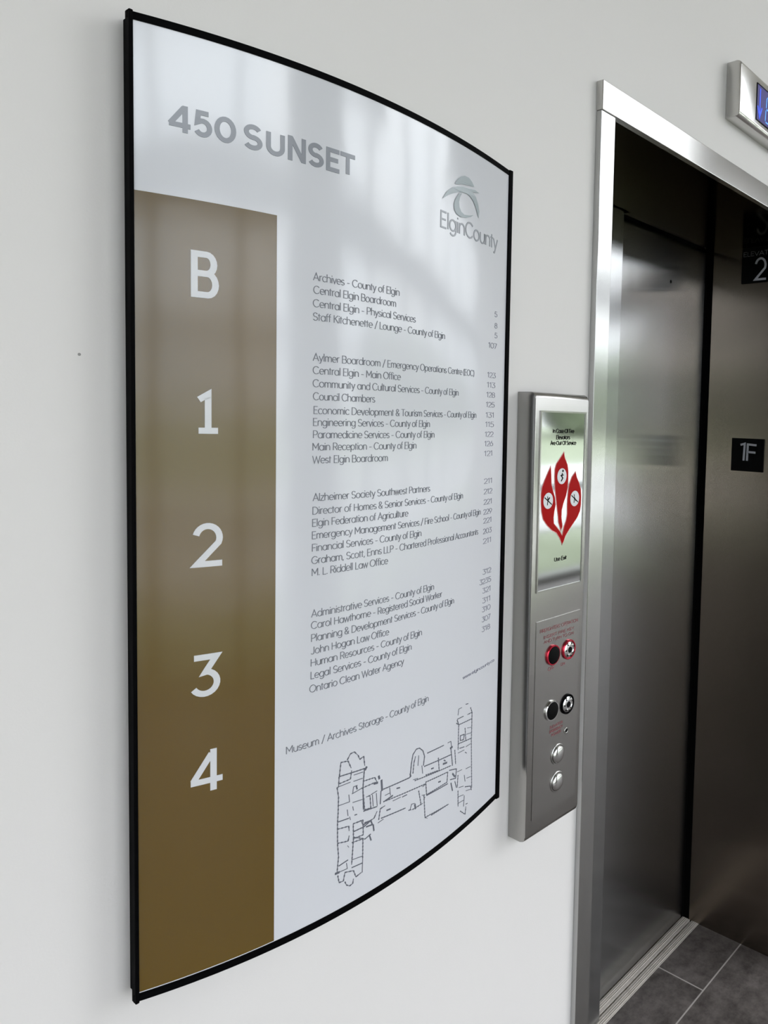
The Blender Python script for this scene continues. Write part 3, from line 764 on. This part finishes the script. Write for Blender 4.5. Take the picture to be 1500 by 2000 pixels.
# county logo
bm = bmesh.new()
for poly in (LOGO_DOME, LOGO_WING, LOGO_MOON):
    fill(bm, [(sx(a), b) for a, b in poly], on_sign, 0.0009)
link_mesh('county_logo', bm, M['print_logo'], sign)
bm = bmesh.new()
text_mesh(bm, 'ElginCounty', sx(0.6625), sx(0.7992), 1.8465, 0.0195, 0.0022, on_sign, OFF)
link_mesh('county_name', bm, M['print_name'], sign)

# floor plan
bm = bmesh.new()
for k, pts in PLAN:
    ribbon(bm, [(sx(a), b) for a, b in pts], (0, 0.0006, 0.0010, 0.0016, 0.0024)[k], on_sign, OFF)
for k, pts in PLAN:                                       # the outer walls are broken by window piers
    q = subdiv([(sx(a), b) for a, b in pts], 0.0042)
    if len(q) > 4:
        for (a, b), (c, d) in zip(q[:-1], q[1:]):
            ribbon(bm, [(a, b), (a + (c - a) * 0.42, b + (d - b) * 0.42)], 0.0013, on_sign, OFF)
link_mesh('floor_plan', bm, M['print_plan'], sign)

# ------------------------------------------------------------------ elevator call panel
panel = thing('elevator_call_panel', 'tall surface mounted steel elevator call panel with fire notice and buttons, between sign and elevator', 'call panel', (0.947, 0, 0.9385))
PY = -0.037
def soft_profile(d, z0, z1, rf, rb, n=8):
    """outline in the y-z plane with rounded front corners"""
    pts = [(0.0, z0), (0.0, z1)]
    pts = [(0.0, z0 + rb), (0.0, z1 - rb)] if rb else pts
    for i in range(n + 1):
        a = math.pi / 2 * i / n
        pts.append((-(d - rf) - rf * math.sin(a), z1 - rf + rf * math.cos(a)))
    for i in range(n + 1):
        a = math.pi / 2 * i / n
        pts.append((-(d - rf) - rf * math.cos(a), z0 + rf - rf * math.sin(a)))
    return pts
def extrude_x(bm, prof, x0, x1, bev=0.0):
    a = [bm.verts.new((x0, y, z)) for y, z in prof]
    b = [bm.verts.new((x1, y, z)) for y, z in prof]
    n = len(prof)
    fs = [bm.faces.new(a), bm.faces.new(b[::-1])]
    for i in range(n):
        j = (i + 1) % n
        bm.faces.new((a[i], a[j], b[j], b[i]))
    if bev:
        es = list(fs[0].edges) + list(fs[1].edges)
        bmesh.ops.bevel(bm, geom=es, offset=bev, segments=2, affect='EDGES', profile=0.5)
bm = bmesh.new()
extrude_x(bm, soft_profile(0.037, 0.9385, 1.649, 0.010, 0.0), 0.8795, 1.0145, 0.0016)
h = link_mesh('housing', bm, M['steel_box'], panel, True)
smooth_by_angle(h)

def flat_panel(a, b, off):
    return (a, PY - off, b)
# fire notice: polished plate set in the upper half, with a thin rim
def rim(bm, x0, x1, z0, z1, w, y, d):
    box(bm, x0, x1, y - d, y, z1 - w, z1)
    box(bm, x0, x1, y - d, y, z0, z0 + w)
    box(bm, x0, x0 + w, y - d, y, z0 + w, z1 - w)
    box(bm, x1 - w, x1, y - d, y, z0 + w, z1 - w)
notice = box_obj('fire_notice', M['mirror'], panel, 0.893, 1.0045, PY - 0.0008, PY + 0.002, 1.339, 1.6183)
bm = bmesh.new()
rim(bm, 0.8905, 1.0070, 1.3365, 1.6208, 0.0025, PY, 0.0022)
link_mesh('rim', bm, M['steel_box'], notice)
def flame(poly, name):
    cx = sum(p[0] for p in poly) / len(poly)
    cz = sum(p[1] for p in poly) / len(poly)
    bm = bmesh.new()
    ribbon(bm, poly + [poly[0]], 0.0022, flat_panel, 0.0011)
    e = link_mesh('flame_outline', bm, M['red_edge'], notice)
    bm = bmesh.new()
    fill(bm, poly, flat_panel, 0.0014)
    return link_mesh(name, bm, M['red'], notice)
for poly in (FLAME_LEFT, FLAME_RIGHT, FLAME_MID):
    flame(poly, 'flame')
for i, ((cx, cz), rx, rz) in enumerate(FLAME_DISCS):
    bm = bmesh.new()
    fill(bm, arc(cx, cz, 0.0118, 0.0128, 0, 345, 23), flat_panel, 0.0017)
    link_mesh('white_disc', bm, M['print_white'], notice)
    bm = bmesh.new()
    if i == 0:                                            # person on the stairs
        ribbon(bm, [(cx + 0.001, cz + 0.005), (cx - 0.001, cz), (cx + 0.002, cz - 0.003), (cx - 0.002, cz - 0.008)], 0.0022, flat_panel, 0.0020)
        ribbon(bm, [(cx - 0.004, cz + 0.001), (cx + 0.004, cz + 0.002)], 0.0016, flat_panel, 0.0020)
        ribbon(bm, arc(cx + 0.002, cz + 0.0085, 0.0012, 0.0012, 0, 360, 10), 0.0016, flat_panel, 0.0020)
    else:                                                 # struck-out pictogram
        ribbon(bm, [(cx - 0.009, cz + 0.0055), (cx + 0.009, cz - 0.0065)], 0.0016, flat_panel, 0.0020)
        ribbon(bm, [(cx - 0.002, cz + 0.007), (cx - 0.001, cz + 0.001), (cx - 0.002, cz - 0.007)], 0.0014, flat_panel, 0.0020)
        ribbon(bm, [(cx - 0.001, cz + 0.001), (cx + 0.0035, cz + (0.005 if i == 1 else -0.004))], 0.0022, flat_panel, 0.0020)
    link_mesh('pictogram', bm, M['ink'], notice)
for t, xa, xb, z in (('In Case Of Fire', 0.9215, 0.9760, 1.5866), ('Elevators', 0.9305, 0.9655, 1.5765), ('Are Out Of Service', 0.9166, 0.9822, 1.5675), ('Use Exit', 0.9333, 0.9650, 1.3812)):
    bm = bmesh.new()
    text_mesh(bm, t, xa, xb, z, 0.0060, 0.0010, flat_panel, 0.0012)
    link_mesh('notice_lettering', bm, M['ink'], notice)

# lower service plate with key switches and buttons
plate = box_obj('service_plate', M['steel_box'], panel, 0.8935, 1.0060, PY - 0.0012, PY + 0.001, 0.9700, 1.2905, 0.0005)
P2Y = PY - 0.0012
def on_plate(a, b, off):
    return (a, P2Y - off, b)
for t, xa, xb, z, cap in (("FIREFIGHTERS' OPERATION", 0.9020, 1.0000, 1.2712, 0.0052), ('INSERT FIRE KEY', 0.9110, 0.9900, 1.2600, 0.0046),
                          ('AND TURN TO ON', 0.9120, 0.9890, 1.2520, 0.0046), ('OFF', 0.9240, 0.9400, 1.2055, 0.0045), ('ON', 0.9560, 0.9680, 1.2055, 0.0045),
                          ('ELEVATOR', 0.9330, 0.9660, 1.1075, 0.0042), ('EMERGENCY', 0.9320, 0.9660, 1.1005, 0.0042), ('POWER', 0.9370, 0.9620, 1.0935, 0.0042)):
    bm = bmesh.new()
    text_mesh(bm, t, xa, xb, z, cap, 0.0007, on_plate, 0.0003)
    link_mesh('plate_lettering', bm, M['red_letter'], plate)

def key_switch(cx, cz, ring, lock, label):
    R_ = 0.0166
    bm = bmesh.new()
    lathe_y(bm, cx, cz, P2Y, [(R_, 0.0), (R_, 0.0024), (R_ - 0.0010, 0.0034), (R_ - 0.0022, 0.0034), (R_ - 0.0028, 0.0026), (R_ - 0.0028, 0.0005)], 48)
    k = link_mesh('key_switch', bm, ring, panel, True)
    smooth_by_angle(k)
    k['label'] = label
    bm = bmesh.new()
    if lock:
        r = R_ - 0.0032
        lathe_y(bm, cx, cz, P2Y, [(r, 0.0005), (r, 0.0022), (r - 0.002, 0.0042), (r - 0.005, 0.0048), (r - 0.006, 0.0038), (0.0, 0.0038)], 48)
        c = link_mesh('lock_cylinder', bm, M['chrome'], k, True)
        smooth_by_angle(c)
        bm = bmesh.new()
        lathe_y(bm, cx, cz, P2Y - 0.0038, [(0.0, 0.0005), (0.0048, 0.0005), (0.0052, 0.0)], 24)
        link_mesh('key_plug', bm, M['ink'], k)
        bm = bmesh.new()
        for i in range(7):
            a = 0.4 + i * 2 * math.pi / 7
            lathe_y(bm, cx + 0.0108 * math.cos(a), cz + 0.0108 * math.sin(a), P2Y - 0.0042, [(0.0, 0.0012), (0.0013, 0.0008), (0.0015, 0.0)], 10)
        link_mesh('rim_notch', bm, M['ink'], k)
    else:
        r = R_ - 0.0036
        lathe_y(bm, cx, cz, P2Y, [(r + 0.0008, 0.0026), (r + 0.0008, 0.0040), (r, 0.0046), (0.0, 0.0046)], 48)
        link_mesh('black_insert', bm, M['ink'], k, True)
key_switch(0.9350, 1.2293, M['red_ring'], False, 'upper left round switch with red collar and black face')
key_switch(0.9760, 1.2290, M['red_ring'], True, 'upper right key lock with red collar')
key_switch(0.9352, 1.1378, M['chrome'], False, 'lower left round switch with chrome collar and black face')
key_switch(0.9761, 1.1368, M['black_frame'], True, 'lower right key lock with black collar and chrome barrel')
bm = bmesh.new()
lathe_y(bm, 0.9760, 1.0915, P2Y, [(0.0055, 0.0), (0.0052, 0.0010), (0.0034, 0.0012), (0.0030, 0.0004), (0.0, 0.0004)], 24)
j = link_mesh('indicator_jewel', bm, M['steel_box'], panel, True)
bm = bmesh.new()
lathe_y(bm, 0.9760, 1.0915, P2Y - 0.0004, [(0.0, 0.0006), (0.0028, 0.0005), (0.0030, 0.0)], 20)
link_mesh('jewel_lens', bm, M['ink'], j)
for cx, cz in ((0.9545, 1.0590), (0.9545, 1.0125)):
    bm = bmesh.new()
    lathe_y(bm, cx, cz, P2Y, [(0.0170, 0.0), (0.0170, 0.0008), (0.0162, 0.0014), (0.0148, 0.0014), (0.0144, 0.0004)], 48)
    b = link_mesh('call_button', bm, M['steel_box'], panel, True)
    smooth_by_angle(b)
    bm = bmesh.new()
    prof = [(0.0141, 0.0005), (0.0141, 0.0022)] + [(0.0141 * math.cos(t * math.pi / 20), 0.0022 + 0.0048 * math.sin(t * math.pi / 20)) for t in range(1, 10)] + [(0.0, 0.0070)]
    lathe_y(bm, cx, cz, P2Y, prof, 48)
    d = link_mesh('button_dome', bm, M['brushed_dome'], b, True)
    smooth_by_angle(d)

# ------------------------------------------------------------------ floor indicator over the elevator door
ind = thing('floor_indicator', 'steel floor position indicator with blue lit display, on the wall above the elevator', 'floor indicator', (1.66, 0, 2.277))
IY = -0.035
bm = bmesh.new()
extrude_x(bm, soft_profile(0.035, 2.2760, 2.3950, 0.011, 0.0), 1.534, 1.785, 0.0014)
ih = link_mesh('housing', bm, M['steel_h'], ind, True)
smooth_by_angle(ih)
disp = box_obj('display', M['lcd'], ind, 1.6165, 1.7030, IY - 0.0006, IY + 0.002, 2.2950, 2.3735)
bm = bmesh.new()
rim(bm, 1.6150, 1.7045, 2.2935, 2.3750, 0.0022, IY, 0.0012)
link_mesh('bezel', bm, M['ink'], disp)
def on_disp(a, b, off):
    return (a, IY - off, b)
bm = bmesh.new()
ribbon(bm, [(1.6330, 2.3670), (1.6330, 2.3060)], 0.0042, on_disp, 0.0010)
ribbon(bm, [(1.6215, 2.3260), (1.6330, 2.3040), (1.6445, 2.3280)], 0.0042, on_disp, 0.0010)
link_mesh('arrow', bm, M['lcd_blue'], disp)
bm = bmesh.new()
for pts in ([(1.6690, 2.3580), (1.6670, 2.3360)], [(1.6660, 2.3300), (1.6640, 2.3060)], [(1.6720, 2.3600), (1.6880, 2.3600)],
            [(1.6690, 2.3330), (1.6860, 2.3330)], [(1.6900, 2.3580), (1.6885, 2.3360)], [(1.6880, 2.3300), (1.6865, 2.3060)], [(1.6670, 2.3040), (1.6840, 2.3040)]):
    ribbon(bm, pts, 0.0032, on_disp, 0.0010)
link_mesh('floor_character', bm, M['lcd_cyan'], disp)

# ------------------------------------------------------------------ plates on the right-hand jamb
JX = 2.1193
def on_jamb(a, b, off):                                   # a runs towards the lobby (-y)
    return (JX - off - 0.0035, -a, b)
def jamb_plate(name, label, y0, y1, z0, z1):
    t = thing(name, label, 'sign', (JX, (y0 + y1) / 2, z0))
    bm = bmesh.new()
    box(bm, JX - 0.0035, JX, y0, y1, z0, z1, 0.0012)
    link_mesh('plate', bm, M['black_plate'], t)
    return t
fp = jamb_plate('floor_plate', 'small square black tactile plate reading 1F, on the steel elevator jamb', 0.1310, 0.2360, 1.4660, 1.5655)
bm = bmesh.new()
ribbon(bm, [(-0.2060, 1.5455), (-0.1925, 1.5495), (-0.1945, 1.4985)], 0.0062, on_jamb, 0.0012)
ribbon(bm, [(-0.1545, 1.5462), (-0.1825, 1.5478), (-0.1835, 1.4985)], 0.0062, on_jamb, 0.0012)
ribbon(bm, [(-0.1830, 1.5250), (-0.1570, 1.5240)], 0.0062, on_jamb, 0.0012)
link_mesh('raised_lettering', bm, M['raised'], fp)
ep = jamb_plate('elevator_number_plate', 'black plate reading ELEVATOR 2, high on the steel elevator jamb', 0.1040, 0.2260, 2.0280, 2.1330)
bm = bmesh.new()
text_mesh(bm, 'ELEVATOR', -0.2220, -0.1100, 2.1080, 0.0125, 0.0013, on_jamb, 0.0008)
link_mesh('small_lettering', bm, plain('grey_lettering', (0.12, 0.12, 0.125), 0.5), ep)
bm = bmesh.new()
ribbon(bm, [(-0.1830 + 0.037 * a, 2.0355 + 0.0640 * b) for a, b in arc(0.48, 0.66, 0.42, 0.32, 165, -25, 16) + [(0.06, 0.03), (0.98, 0.03)]], 0.0062, on_jamb, 0.0012)
link_mesh('raised_numeral', bm, M['raised'], ep)
